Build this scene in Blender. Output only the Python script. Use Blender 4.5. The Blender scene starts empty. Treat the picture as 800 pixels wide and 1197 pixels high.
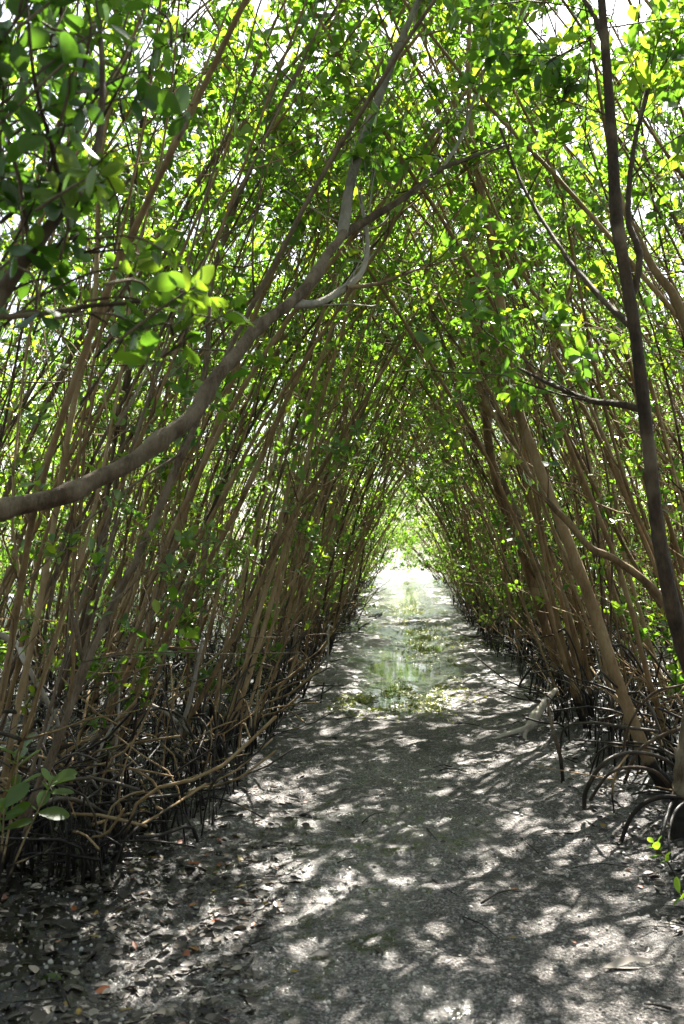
import bpy, math, random
import numpy as np
from mathutils import Vector, Matrix, Quaternion

# ------------------------------------------------------------------ scene basics
scene = bpy.context.scene
COL = scene.collection
R = math.radians
rng = random.Random(7)
nrg = np.random.default_rng(11)

scene.view_settings.view_transform = 'Standard'
scene.view_settings.look = 'None'
scene.view_settings.gamma = 1.0
scene.view_settings.use_curve_mapping = False
scene.view_settings.exposure = 2.92
cy = scene.cycles
cy.max_bounces = 7
cy.diffuse_bounces = 3
cy.glossy_bounces = 3
cy.transmission_bounces = 4
cy.adaptive_threshold = 0.02
cy.transparent_max_bounces = 4
cy.caustics_reflective = False
cy.caustics_refractive = False
cy.sample_clamp_indirect = 6.0
cy.use_denoising = True

# ------------------------------------------------------------------ camera
EYE = 1.5
FPX = 1197 * 33 / 36
cam_data = bpy.data.cameras.new('camera')
cam = bpy.data.objects.new('camera', cam_data)
COL.objects.link(cam)
cam_data.sensor_fit = 'VERTICAL'
cam_data.sensor_height = 36
cam_data.lens = 33
cam_data.clip_start = 0.05
cam_data.clip_end = 2000
cam_data.dof.use_dof = True
cam_data.dof.focus_distance = 7.0
cam_data.dof.aperture_fstop = 4.5
cam.location = (0, 0, EYE)
cam.rotation_euler = (R(90 + 2.17), 0, math.atan(70 / FPX))
scene.camera = cam
CAM_M = cam.rotation_euler.to_matrix()

def at(px, py, Y):
    """the point at distance Y down the path that the photograph shows at pixel (px, py)"""
    d = CAM_M @ Vector(((px - 400) / FPX, (598.5 - py) / FPX, -1.0))
    return Vector((0, 0, EYE)) + d * (Y / d.y)

def on_ground(px, py, z=0.0):
    d = CAM_M @ Vector(((px - 400) / FPX, (598.5 - py) / FPX, -1.0))
    return Vector((0, 0, EYE)) + d * ((z - EYE) / d.z)

# ------------------------------------------------------------------ light
SUN_EL, SUN_AZ = 50.0, 15.0
s = Vector((math.sin(R(SUN_AZ)) * math.cos(R(SUN_EL)), math.cos(R(SUN_AZ)) * math.cos(R(SUN_EL)), math.sin(R(SUN_EL))))
sd = bpy.data.lights.new('sun', 'SUN')
sd.energy = 5.0
sd.angle = R(0.42)
sd.color = (1.0, 0.95, 0.86)
so = bpy.data.objects.new('sun', sd)
COL.objects.link(so)
so.location = s * 50
so.rotation_euler = s.to_track_quat('Z', 'Y').to_euler()

world = bpy.data.worlds.new('World')
scene.world = world
world.use_nodes = True
wn = world.node_tree
bg = wn.nodes['Background']
sky = wn.nodes.new('ShaderNodeTexSky')
sky.sky_type = 'NISHITA'
sky.sun_disc = False
sky.sun_elevation = R(SUN_EL)
sky.sun_rotation = R(SUN_AZ)
sky.air_density = 1.0
sky.dust_density = 2.0
hsv = wn.nodes.new('ShaderNodeHueSaturation')     # a hazy, whitish summer sky
hsv.inputs['Saturation'].default_value = 0.55
wn.links.new(sky.outputs[0], hsv.inputs['Color'])
wn.links.new(hsv.outputs[0], bg.inputs[0])
bg.inputs[1].default_value = 0.05

# ------------------------------------------------------------------ materials
def new_mat(name):
    m = bpy.data.materials.new(name)
    m.use_nodes = True
    nt = m.node_tree
    nt.nodes.clear()
    out = nt.nodes.new('ShaderNodeOutputMaterial')
    return m, nt, out

def N(nt, t, **kw):
    n = nt.nodes.new(t)
    for k, v in kw.items():
        if k.startswith('_'):
            setattr(n, k[1:], v)
        else:
            n.inputs[k.replace('__', ' ')].default_value = v
    return n

def ramp(nt, src, stops, interp='LINEAR'):
    r = nt.nodes.new('ShaderNodeValToRGB')
    r.color_ramp.interpolation = interp
    e = r.color_ramp.elements
    while len(e) < len(stops):
        e.new(0.5)
    for el, (p, c) in zip(e, stops):
        el.position = p
        el.color = (*c, 1) if len(c) == 3 else c
    nt.links.new(src, r.inputs[0])
    return r

def leaf_material(name, stops, trans_gain=3.8, trans=0.5, yellow=(1.12, 1.12, 0.36), rough=0.32):
    m, nt, out = new_mat(name)
    L = nt.links
    at_ = N(nt, 'ShaderNodeAttribute', _attribute_name='tint')
    oi = N(nt, 'ShaderNodeObjectInfo')
    ad = N(nt, 'ShaderNodeMath', _operation='MULTIPLY_ADD')
    L.new(oi.outputs['Random'], ad.inputs[0]); ad.inputs[1].default_value = 0.12
    L.new(at_.outputs['Fac'], ad.inputs[2])
    cr = ramp(nt, ad.outputs[0], stops)
    tc = N(nt, 'ShaderNodeVectorMath', _operation='MULTIPLY')
    L.new(cr.outputs[0], tc.inputs[0])
    tc.inputs[1].default_value = tuple(trans_gain * y for y in yellow)
    df = N(nt, 'ShaderNodeBsdfDiffuse')
    L.new(cr.outputs[0], df.inputs['Color'])
    tr = N(nt, 'ShaderNodeBsdfTranslucent')
    L.new(tc.outputs[0], tr.inputs['Color'])
    mx = N(nt, 'ShaderNodeMixShader', Fac=trans)
    L.new(df.outputs[0], mx.inputs[1]); L.new(tr.outputs[0], mx.inputs[2])
    gl = N(nt, 'ShaderNodeBsdfGlossy', Roughness=rough)
    lw = N(nt, 'ShaderNodeLayerWeight', Blend=0.5)
    pw = N(nt, 'ShaderNodeMath', _operation='POWER'); L.new(lw.outputs['Facing'], pw.inputs[0]); pw.inputs[1].default_value = 4.0
    fr = N(nt, 'ShaderNodeMath', _operation='MULTIPLY_ADD'); L.new(pw.outputs[0], fr.inputs[0]); fr.inputs[1].default_value = 0.4; fr.inputs[2].default_value = 0.035
    m2 = N(nt, 'ShaderNodeMixShader')
    L.new(fr.outputs[0], m2.inputs[0]); L.new(mx.outputs[0], m2.inputs[1]); L.new(gl.outputs[0], m2.inputs[2])
    L.new(m2.outputs[0], out.inputs[0])
    return m

GREENS = [(0.0, (0.018, 0.048, 0.011)), (0.4, (0.038, 0.084, 0.016)), (0.75, (0.075, 0.122, 0.02)),
          (0.96, (0.11, 0.135, 0.022)), (1.0, (0.16, 0.12, 0.02))]
MAT = {}
MAT['leaf'] = leaf_material('mangrove_leaf', GREENS)
MAT['shade_leaf'] = leaf_material('shade_dimmed_mangrove_leaf', GREENS, trans_gain=2.6, rough=0.25)  # leaf copy with the canopy's shade put in as dimmer translucent colour
LITTER = [(0.0, (0.014, 0.010, 0.008)), (0.45, (0.034, 0.026, 0.02)), (0.72, (0.085, 0.07, 0.055)),
          (0.92, (0.3, 0.265, 0.22)), (0.955, (0.22, 0.06, 0.018)), (0.985, (0.2, 0.13, 0.02))]
MAT['litter'] = leaf_material('dead_leaf', LITTER, trans_gain=0.8, trans=0.12, yellow=(1, 0.9, 0.7), rough=0.45)

def bark_material(name, dark, mid, pale, scale=1.0, rough=0.85, tide_shade=True):
    m, nt, out = new_mat(name)
    L = nt.links
    tc = N(nt, 'ShaderNodeTexCoord')
    mp = N(nt, 'ShaderNodeMapping')
    mp.inputs['Scale'].default_value = (1, 1, 0.35)
    L.new(tc.outputs['Object'], mp.inputs[0])
    oi = N(nt, 'ShaderNodeObjectInfo')
    n1 = N(nt, 'ShaderNodeTexNoise', Scale=9 * scale, Detail=6, Roughness=0.65)
    n2 = N(nt, 'ShaderNodeTexNoise', Scale=70 * scale, Detail=4, Roughness=0.7)
    n3 = N(nt, 'ShaderNodeTexNoise', Scale=2.2 * scale, Detail=3)
    for n in (n1, n2):
        L.new(mp.outputs[0], n.inputs['Vector'])
    L.new(tc.outputs['Object'], n3.inputs['Vector'])
    a = N(nt, 'ShaderNodeMath', _operation='MULTIPLY_ADD')
    L.new(oi.outputs['Random'], a.inputs[0]); a.inputs[1].default_value = 0.34
    a2 = N(nt, 'ShaderNodeMath', _operation='MULTIPLY_ADD')
    L.new(n2.outputs[0], a2.inputs[0]); a2.inputs[1].default_value = 0.45
    L.new(n1.outputs[0], a2.inputs[2])
    sub = N(nt, 'ShaderNodeMath', _operation='SUBTRACT'); sub.inputs[1].default_value = 0.39
    L.new(a2.outputs[0], sub.inputs[0])
    L.new(sub.outputs[0], a.inputs[2])
    cr = ramp(nt, a.outputs[0], [(0.2, dark), (0.5, mid), (0.85, pale)])
    # pale lichen blotches
    li = ramp(nt, n3.outputs[0], [(0.56, (0, 0, 0)), (0.66, (1, 1, 1))])
    mix = N(nt, 'ShaderNodeMix', _data_type='RGBA')
    mf = N(nt, 'ShaderNodeMath', _operation='MULTIPLY'); mf.inputs[1].default_value = 0.45
    L.new(li.outputs[0], mf.inputs[0])
    L.new(mf.outputs[0], mix.inputs[0])
    L.new(cr.outputs[0], mix.inputs[6])
    mix.inputs[7].default_value = (*pale, 1)
    if tide_shade:     # black mud up the wood, also painting in deeper shade at the bases
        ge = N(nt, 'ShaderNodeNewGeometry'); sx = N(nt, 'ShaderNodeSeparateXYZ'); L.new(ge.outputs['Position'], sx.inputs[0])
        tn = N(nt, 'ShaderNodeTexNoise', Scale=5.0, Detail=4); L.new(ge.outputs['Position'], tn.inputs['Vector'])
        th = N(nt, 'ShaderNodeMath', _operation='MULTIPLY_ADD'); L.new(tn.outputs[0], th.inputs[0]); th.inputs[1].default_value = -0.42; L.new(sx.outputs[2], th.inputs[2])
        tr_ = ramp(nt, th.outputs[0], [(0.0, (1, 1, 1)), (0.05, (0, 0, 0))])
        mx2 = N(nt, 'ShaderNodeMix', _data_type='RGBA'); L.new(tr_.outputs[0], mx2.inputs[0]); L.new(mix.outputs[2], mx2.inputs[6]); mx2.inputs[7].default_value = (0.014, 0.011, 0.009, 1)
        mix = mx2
    bs = N(nt, 'ShaderNodeBsdfPrincipled', Roughness=rough)
    bs.inputs['Specular IOR Level'].default_value = 0.3
    L.new(mix.outputs[2], bs.inputs['Base Color'])
    bp = N(nt, 'ShaderNodeBump', Strength=1.0, Distance=0.009)
    L.new(a2.outputs[0], bp.inputs['Height'])
    L.new(bp.outputs[0], bs.inputs['Normal'])
    L.new(bs.outputs[0], out.inputs[0])
    return m

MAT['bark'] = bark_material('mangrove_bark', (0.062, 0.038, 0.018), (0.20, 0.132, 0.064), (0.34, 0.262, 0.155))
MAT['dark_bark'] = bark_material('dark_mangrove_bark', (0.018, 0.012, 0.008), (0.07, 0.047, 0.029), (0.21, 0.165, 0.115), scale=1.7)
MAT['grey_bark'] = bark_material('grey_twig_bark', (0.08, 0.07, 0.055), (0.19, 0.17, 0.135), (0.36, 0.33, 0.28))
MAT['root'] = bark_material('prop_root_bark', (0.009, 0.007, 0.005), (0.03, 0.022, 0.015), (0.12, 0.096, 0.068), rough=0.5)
MAT['pale_wood'] = bark_material('bleached_wood', (0.16, 0.14, 0.115), (0.34, 0.30, 0.25), (0.5, 0.46, 0.4), tide_shade=False)

def ground_material():
    m, nt, out = new_mat('marl_and_mud')
    L = nt.links
    geo = N(nt, 'ShaderNodeNewGeometry')
    pathm = N(nt, 'ShaderNodeAttribute', _attribute_name='path_mask')
    wetm = N(nt, 'ShaderNodeAttribute', _attribute_name='wet_mask')
    P = geo.outputs['Position']
    big = N(nt, 'ShaderNodeTexNoise', Scale=1.3, Detail=5, Roughness=0.6)
    mid = N(nt, 'ShaderNodeTexNoise', Scale=9, Detail=6, Roughness=0.7)
    fine = N(nt, 'ShaderNodeTexNoise', Scale=85, Detail=4, Roughness=0.75)
    vor = N(nt, 'ShaderNodeTexVoronoi', Scale=62, Randomness=1.0)
    vor2 = N(nt, 'ShaderNodeTexVoronoi', Scale=140, Randomness=1.0)
    for n in (big, mid, fine, vor, vor2):
        L.new(P, n.inputs['Vector'])
    # marl path: pale grey grains with darker crumbs and mossy blotches
    g1 = ramp(nt, fine.outputs[0], [(0.36, (0.02, 0.018, 0.016)), (0.5, (0.11, 0.099, 0.094)), (0.62, (0.36, 0.33, 0.312))])
    vc = N(nt, 'ShaderNodeSeparateColor')
    L.new(vor.outputs['Color'], vc.inputs[0])
    vr = ramp(nt, vc.outputs[0], [(0.0, (0.3, 0.3, 0.29)), (0.35, (0.75, 0.74, 0.73)), (0.8, (1, 1, 1)), (1.0, (2.1, 2.02, 1.95))])
    mu = N(nt, 'ShaderNodeMix', _data_type='RGBA', _blend_type='MULTIPLY')
    mu.inputs[0].default_value = 0.8
    L.new(g1.outputs[0], mu.inputs[6]); L.new(vr.outputs[0], mu.inputs[7])
    br = ramp(nt, big.outputs[0], [(0.40, (0.06, 0.06, 0.06)), (0.56, (1, 1, 1))])
    brm = N(nt, 'ShaderNodeMath', _operation='MULTIPLY'); L.new(br.outputs[0], brm.inputs[0])
    mr = ramp(nt, mid.outputs[0], [(0.42, (0, 0, 0)), (0.62, (1, 1, 1))])
    L.new(mr.outputs[0], brm.inputs[1])
    moss = N(nt, 'ShaderNodeMix', _data_type='RGBA')
    L.new(brm.outputs[0], moss.inputs[0]); L.new(mu.outputs[2], moss.inputs[6]); moss.inputs[7].default_value = (0.026, 0.024, 0.017, 1)
    # thicket mud
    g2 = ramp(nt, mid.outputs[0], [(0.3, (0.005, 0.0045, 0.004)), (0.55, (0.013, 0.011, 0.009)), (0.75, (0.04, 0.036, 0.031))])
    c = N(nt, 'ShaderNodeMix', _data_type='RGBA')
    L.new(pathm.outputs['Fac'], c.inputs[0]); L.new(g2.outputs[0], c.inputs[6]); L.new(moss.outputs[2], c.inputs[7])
    # wet film
    wn_ = N(nt, 'ShaderNodeMath', _operation='MULTIPLY_ADD')
    L.new(mid.outputs[0], wn_.inputs[0]); wn_.inputs[1].default_value = 1.6; 
    ws = N(nt, 'ShaderNodeMath', _operation='SUBTRACT'); L.new(wetm.outputs['Fac'], ws.inputs[0]); ws.inputs[1].default_value = 0.95
    L.new(ws.outputs[0], wn_.inputs[2])
    wr = ramp(nt, wn_.outputs[0], [(0.0, (0, 0, 0)), (0.4, (1, 1, 1))])
    wc = N(nt, 'ShaderNodeMix', _data_type='RGBA', _blend_type='MULTIPLY')
    L.new(wr.outputs[0], wc.inputs[0]); L.new(c.outputs[2], wc.inputs[6]); wc.inputs[7].default_value = (0.6, 0.62, 0.64, 1)
    bs = N(nt, 'ShaderNodeBsdfPrincipled')
    L.new(wc.outputs[2], bs.inputs['Base Color'])
    rr = N(nt, 'ShaderNodeMapRange')
    L.new(wr.outputs[0], rr.inputs[0]); rr.inputs[3].default_value = 0.82; rr.inputs[4].default_value = 0.13
    L.new(rr.outputs[0], bs.inputs['Roughness'])
    # bump
    hs = N(nt, 'ShaderNodeMath', _operation='MULTIPLY_ADD'); L.new(vor.outputs['Distance'], hs.inputs[0]); hs.inputs[1].default_value = -0.5
    hs2 = N(nt, 'ShaderNodeMath', _operation='MULTIPLY_ADD'); L.new(vor2.outputs['Distance'], hs2.inputs[0]); hs2.inputs[1].default_value = -0.3
    L.new(fine.outputs[0], hs2.inputs[2]); L.new(hs2.outputs[0], hs.inputs[2])
    bp = N(nt, 'ShaderNodeBump', Strength=1.0, Distance=0.02)
    bst = N(nt, 'ShaderNodeMapRange'); L.new(wr.outputs[0], bst.inputs[0]); bst.inputs[3].default_value = 1.0; bst.inputs[4].default_value = 0.12
    L.new(bst.outputs[0], bp.inputs['Strength'])
    L.new(hs.outputs[0], bp.inputs['Height'])
    L.new(bp.outputs[0], bs.inputs['Normal'])
    L.new(bs.outputs[0], out.inputs[0])
    return m
MAT['ground'] = ground_material()

def simple_mat(name, col, rough=0.6, ior=1.45, noise=None):
    m, nt, out = new_mat(name)
    bs = N(nt, 'ShaderNodeBsdfPrincipled', Roughness=rough, IOR=ior)
    bs.inputs['Base Color'].default_value = (*col, 1)
    if noise:
        tc = N(nt, 'ShaderNodeTexCoord')
        n = N(nt, 'ShaderNodeTexNoise', Scale=noise[0], Detail=5)
        nt.links.new(tc.outputs['Object'], n.inputs['Vector'])
        r = ramp(nt, n.outputs[0], [(0.35, noise[1]), (0.65, noise[2])])
        nt.links.new(r.outputs[0], bs.inputs['Base Color'])
        b = N(nt, 'ShaderNodeBump', Strength=noise[3] if len(noise) > 3 else 0.3, Distance=0.004)
        nt.links.new(n.outputs[0], b.inputs['Height']); nt.links.new(b.outputs[0], bs.inputs['Normal'])
    nt.links.new(bs.outputs[0], out.inputs[0])
    return m
MAT['water'] = simple_mat('shallow_water', (0.05, 0.05, 0.04), 0.05, 1.33, (6, (0.03, 0.03, 0.026), (0.05, 0.05, 0.044), 0.2))
MAT['pebble'] = simple_mat('marl_pebble', (0.3, 0.29, 0.26), 0.85, 1.45, (3, (0.14, 0.13, 0.115), (0.42, 0.40, 0.37), 0.2))
ALG = [(0.0, (0.06, 0.10, 0.012)), (0.6, (0.17, 0.21, 0.025)), (1.0, (0.30, 0.31, 0.04))]
MAT['algae'] = leaf_material('floating_algae', ALG, trans_gain=1.3, trans=0.35, yellow=(1.1, 1.05, 0.4), rough=0.4)

# ------------------------------------------------------------------ mesh helpers
def cross(a, b):
    return np.array((a[1] * b[2] - a[2] * b[1], a[2] * b[0] - a[0] * b[2], a[0] * b[1] - a[1] * b[0]))

class MB:
    def __init__(self):
        self.v, self.f, self.t, self.n = [], [], [], 0
    def add(self, V, F, tint=None):
        V = np.asarray(V, float).reshape(-1, 3)
        self.v.append(V)
        for f in F:
            self.f.append(tuple(i + self.n for i in f))
        if tint is not None:
            self.t.extend(tint)
        self.n += len(V)
    def build(self, name, mat, parent=None, smooth=True):
        me = bpy.data.meshes.new(name)
        V = np.concatenate(self.v) if self.v else np.zeros((0, 3))
        me.from_pydata(V.tolist(), [], self.f)
        if self.t:
            a = me.attributes.new('tint', 'FLOAT', 'FACE')
            a.data.foreach_set('value', np.asarray(self.t, np.float32))
        if smooth:
            me.polygons.foreach_set('use_smooth', np.ones(len(me.polygons), bool))
        me.materials.append(mat)
        me.update()
        o = bpy.data.objects.new(name, me)
        COL.objects.link(o)
        if parent is not None:
            o.parent = parent
        return o

def spline(ctrl, n):
    """Catmull-Rom through the control points, n samples"""
    P = np.asarray([list(c) for c in ctrl], float)
    P = np.vstack([2 * P[0] - P[1], P, 2 * P[-1] - P[-2]])
    k = len(P) - 3
    out = []
    for i in range(n):
        t = i / (n - 1) * k
        j = min(int(t), k - 1)
        u = t - j
        p0, p1, p2, p3 = P[j:j + 4]
        out.append(0.5 * (2 * p1 + (p2 - p0) * u + (2 * p0 - 5 * p1 + 4 * p2 - p3) * u * u + (3 * p1 - p0 - 3 * p2 + p3) * u ** 3))
    return np.array(out)

def tube(mb, pts, radii, sides=6, knob=0.0, rn=None):
    pts = np.asarray(pts, float)
    n = len(pts)
    T = np.gradient(pts, axis=0)
    T /= np.linalg.norm(T, axis=1, keepdims=True) + 1e-9
    a = np.array([0, 0, 1.0]) if abs(T[0][2]) < 0.8 else np.array([1.0, 0, 0])
    u = cross(T[0], a); u /= np.linalg.norm(u)
    V = np.zeros((n * sides + 2, 3))
    ang = np.arange(sides) * 2 * math.pi / sides
    for i in range(n):
        u = u - T[i] * np.dot(u, T[i]); u /= np.linalg.norm(u) + 1e-9
        w = cross(T[i], u)
        r = radii[i]
        if knob:
            rr = r * (1 + knob * (rn.random(sides) - 0.5))
        else:
            rr = np.full(sides, r)
        V[i * sides:(i + 1) * sides] = pts[i] + (np.cos(ang) * rr)[:, None] * u + (np.sin(ang) * rr)[:, None] * w
    V[n * sides] = pts[0]
    V[n * sides + 1] = pts[-1] + T[-1] * radii[-1]
    F = []
    for i in range(n - 1):
        b = i * sides
        for k in range(sides):
            k2 = (k + 1) % sides
            F.append((b + k, b + k2, b + sides + k2, b + sides + k))
    for k in range(sides):
        k2 = (k + 1) % sides
        F.append((n * sides, k2, k))
        F.append((n * sides + 1, (n - 1) * sides + k, (n - 1) * sides + k2))
    mb.add(V, F)

def rough_tube(mb, pts, radii, sides=18, amp=.12, seed=1, along=55):
    """a trunk or limb with knotty, uneven bark relief"""
    pts = np.asarray(pts, float); n = len(pts)
    m = MB(); tube(m, pts, radii, sides)
    Vv = m.v[0]
    arc = np.concatenate([[0], np.cumsum(np.linalg.norm(np.diff(pts, axis=0), axis=1))])
    ang = np.arange(sides) * 2 * math.pi / sides
    A, S_ = np.meshgrid(ang, arc)
    f = (fbm(S_ * 9 + 1.6 * np.cos(A), 1.6 * np.sin(A) + S_ * 2, 3, seed) - .5) * 1.4 + (fbm(S_ * along * .6 + 3 * np.cos(A), 6 * np.sin(A), 3, seed + 9) - .5) * .9
    f = 1 + amp * f
    for i in range(n):
        Vv[i * sides:(i + 1) * sides] = pts[i] + (Vv[i * sides:(i + 1) * sides] - pts[i]) * f[i][:, None]
    mb.add(Vv, m.f)

LEAF6 = (np.array([[0, 0, 0], [.32, .21, .06], [.72, .26, .08], [1, 0, -.06], [.72, -.26, .08], [.32, -.21, .06]]),
         [(0, 3, 2, 1), (0, 5, 4, 3)])
_u = [.12, .32, .55, .78, .93]
_h = [.10, .22, .29, .25, .13]
LEAF17 = (np.array([[0, 0, 0]] + [p for a, h in zip(_u, _h) for p in ([a, h, .10 * h - .10 * a * a], [a, 0, -.04 - .10 * a * a], [a, -h, .10 * h - .10 * a * a])] + [[1, 0, -.12]]),
          [(0, 2, 1), (0, 3, 2)] + [f for k in range(4) for f in ((1 + 3 * k, 2 + 3 * k, 5 + 3 * k, 4 + 3 * k), (2 + 3 * k, 3 + 3 * k, 6 + 3 * k, 5 + 3 * k))] + [(13, 14, 16), (14, 15, 16)])

class Leaves:
    """collects leaves, then lays a leaf template on each of them"""
    def __init__(self):
        self.P, self.D, self.N, self.L, self.W, self.T = [], [], [], [], [], []
    def rosette(self, rg, p, axis, n=6, size=0.085, tint=None, spread=(38, 85)):
        axis = np.asarray(axis, float); axis = axis / (np.linalg.norm(axis) + 1e-9)
        a = np.array([0, 0, 1.0]) if abs(axis[2]) < 0.8 else np.array([1.0, 0, 0])
        u = cross(axis, a); u /= np.linalg.norm(u); w = cross(axis, u)
        ph = rg.random() * 6.28
        base_t = rg.random() if tint is None else tint
        for k in range(n):
            ang = ph + k * 2.4 + rg.uniform(-.3, .3)
            el = R(rg.uniform(*spread))
            side = math.cos(ang) * u + math.sin(ang) * w
            d = math.cos(el) * axis + math.sin(el) * side
            nn = math.cos(el) * side - math.sin(el) * axis
            nn = -nn + 0.35 * np.array([rg.uniform(-1, 1), rg.uniform(-1, 1), rg.uniform(-1, 1)]) + np.array([0, 0, .25])
            ln = size * rg.uniform(.5, 1.25)
            self.P.append(np.asarray(p) + axis * (-.012 * k)); self.D.append(d); self.N.append(nn)
            self.L.append(ln); self.W.append(ln * rg.uniform(.85, 1.1)); self.T.append(min(.9, max(0, .5 * base_t + .42 * rg.random())))
    def one(self, p, d, n, ln, w=1.0, tint=.5):
        self.P.append(np.asarray(p, float)); self.D.append(np.asarray(d, float)); self.N.append(np.asarray(n, float))
        self.L.append(ln); self.W.append(ln * w); self.T.append(tint)
    def build(self, name, mat, parent=None, tmpl=LEAF6):
        P = np.array(self.P); D = np.array(self.D); Nn = np.array(self.N)
        D /= np.linalg.norm(D, axis=1, keepdims=True)
        S = np.cross(Nn, D); S /= np.linalg.norm(S, axis=1, keepdims=True) + 1e-9
        Nn = np.cross(D, S)
        L = np.array(self.L)[:, None, None]; W = np.array(self.W)[:, None, None]
        tv, tf = tmpl
        V = P[:, None, :] + D[:, None, :] * tv[None, :, 0:1] * L + S[:, None, :] * tv[None, :, 1:2] * W + Nn[:, None, :] * tv[None, :, 2:3] * L
        n, k = len(P), len(tv)
        V = V.reshape(-1, 3)
        off = (np.arange(n) * k)
        loops, starts, totals = [], [], []
        sizes = [len(f) for f in tf]
        flat = np.concatenate([np.array(f) for f in tf])
        LV = (off[:, None] + flat[None, :]).reshape(-1)
        st = np.concatenate([[0], np.cumsum(sizes)[:-1]])
        LS = (np.arange(n)[:, None] * sum(sizes) + st[None, :]).reshape(-1)
        LT = np.tile(sizes, n)
        me = bpy.data.meshes.new(name)
        me.vertices.add(len(V)); me.vertices.foreach_set('co', V.astype(np.float32).ravel())
        me.loops.add(len(LV)); me.loops.foreach_set('vertex_index', LV.astype(np.int32))
        me.polygons.add(len(LS)); me.polygons.foreach_set('loop_start', LS.astype(np.int32))
        me.polygons.foreach_set('loop_total', LT.astype(np.int32))
        me.update(calc_edges=True)
        a = me.attributes.new('tint', 'FLOAT', 'FACE')
        a.data.foreach_set('value', np.repeat(np.array(self.T, np.float32), len(tf)))
        if tmpl is LEAF17:
            me.polygons.foreach_set('use_smooth', np.ones(len(me.polygons), bool))
        me.materials.append(mat)
        me.validate()
        o = bpy.data.objects.new(name, me)
        COL.objects.link(o)
        if parent is not None:
            o.parent = parent
        return o

def empty(name, loc=(0, 0, 0), rz=0.0):
    o = bpy.data.objects.new(name, None)
    o.empty_display_size = 0.2
    COL.objects.link(o)
    o.location = loc
    o.rotation_euler = (0, 0, rz)
    return o

def tag(o, label=None, cat=None, group=None, kind=None):
    if label: o['label'] = label
    if cat: o['category'] = cat
    if group: o['group'] = group
    if kind: o['kind'] = kind
    return o

def copy_tree(src):
    r = src.copy(); COL.objects.link(r)
    for ch in src.children:
        c = ch.copy(); COL.objects.link(c); c.parent = r
        for g in ch.children:
            d = g.copy(); COL.objects.link(d); d.parent = c
    return r

# ------------------------------------------------------------------ ground
def vnoise(x, y, seed=0):
    xi = np.floor(x).astype(np.int64); yi = np.floor(y).astype(np.int64)
    xf = x - xi; yf = y - yi
    def h(a, b):
        n = (a * 374761393 + b * 668265263 + seed * 144665) & 0xffffffff
        n = ((n ^ (n >> 13)) * 1274126177) & 0xffffffff
        return ((n ^ (n >> 16)) & 0xffff) / 65535.0
    sx = xf * xf * (3 - 2 * xf); sy = yf * yf * (3 - 2 * yf)
    return (h(xi, yi) * (1 - sx) + h(xi + 1, yi) * sx) * (1 - sy) + (h(xi, yi + 1) * (1 - sx) + h(xi + 1, yi + 1) * sx) * sy

def fbm(x, y, oct=4, seed=0):
    s_, a_, t_ = 0, 1, 0
    for o in range(oct):
        s_ = s_ + a_ * vnoise(x * 2 ** o + 17.3 * o, y * 2 ** o - 9.1 * o, seed + o); t_ += a_; a_ *= .5
    return s_ / t_

def sstep(a, b, x):
    t = np.clip((x - a) / (b - a), 0, 1)
    return t * t * (3 - 2 * t)

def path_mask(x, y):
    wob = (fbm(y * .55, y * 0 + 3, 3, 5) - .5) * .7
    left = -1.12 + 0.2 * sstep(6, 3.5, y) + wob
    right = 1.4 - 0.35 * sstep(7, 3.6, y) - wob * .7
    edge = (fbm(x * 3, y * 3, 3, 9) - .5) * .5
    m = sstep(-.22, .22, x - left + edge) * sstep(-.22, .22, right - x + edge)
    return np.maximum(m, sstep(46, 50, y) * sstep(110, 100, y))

WATER_Z = -0.037
def basin(x, y):
    b = np.exp(-((x + .02) / .48) ** 2) * sstep(8.0, 9.6, y) * sstep(15.5, 13, y)
    b = np.maximum(b, .9 * np.exp(-((x - .35) / .45) ** 2) * sstep(13.5, 14.5, y) * sstep(19, 17, y))
    b = np.maximum(b, .95 * np.exp(-((x - .1) / .6) ** 2) * sstep(20, 22, y) * sstep(47, 40, y))
    return b

def ground_z(x, y):
    pm = path_mask(x, y)
    z = (fbm(x * 1.1, y * 1.1, 4, 2) - .5) * .05 + (fbm(x * 3.6, y * 3.6, 3, 35) - .5) * .045 + (fbm(x * 7, y * 7, 4, 31) - .5) * .028 + (fbm(x * 26, y * 26, 3, 41) - .5) * .010
    z = z + (1 - pm) * (0.01 + (fbm(x * 3, y * 3, 4, 21) - .5) * .10)
    return z - basin(x, y) * (.02 + .075 * fbm(x * 2.4, y * 1.5, 3, 71))

def axis_grid(fine_lo, fine_hi, step, far, growth=1.18):
    a = list(np.arange(fine_lo, fine_hi + 1e-6, step))
    d = step
    while a[-1] < far:
        d *= growth; a.append(a[-1] + d)
    d = step
    b = []
    x = fine_lo
    while x > -far:
        d *= growth; x -= d; b.append(x)
    return np.array(b[::-1] + a)

gx = axis_grid(-2.6, 2.4, 0.02, 600)
ys = [2.2]
while ys[-1] < 60:
    ys.append(ys[-1] + max(.016, ys[-1] * .0052))
d = .3
while ys[-1] < 900:
    d *= 1.2; ys.append(ys[-1] + d)
yb = [2.2]
d = .05
while yb[-1] > -200:
    d *= 1.25; yb.append(yb[-1] - d)
gy = np.array(yb[:0:-1] + ys)
GX, GY = np.meshgrid(gx, gy)
GZ = ground_z(GX, GY)
PM = path_mask(GX, GY)
WM = sstep(7, 24, GY) * .34 + .4 * sstep(.45, .6, fbm(GX * 1.6, GY * .7, 4, 58)) * sstep(7.5, 11, GY) + .25 * (1 - PM) + 1.0 * basin(GX, GY) + .36 * sstep(.48, .64, fbm(GX * 1.1, GY * .8, 4, 55)) * sstep(9, 5, GY)
nx, ny = len(gx), len(gy)
V = np.stack([GX, GY, GZ], -1).reshape(-1, 3).astype(np.float32)
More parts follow.
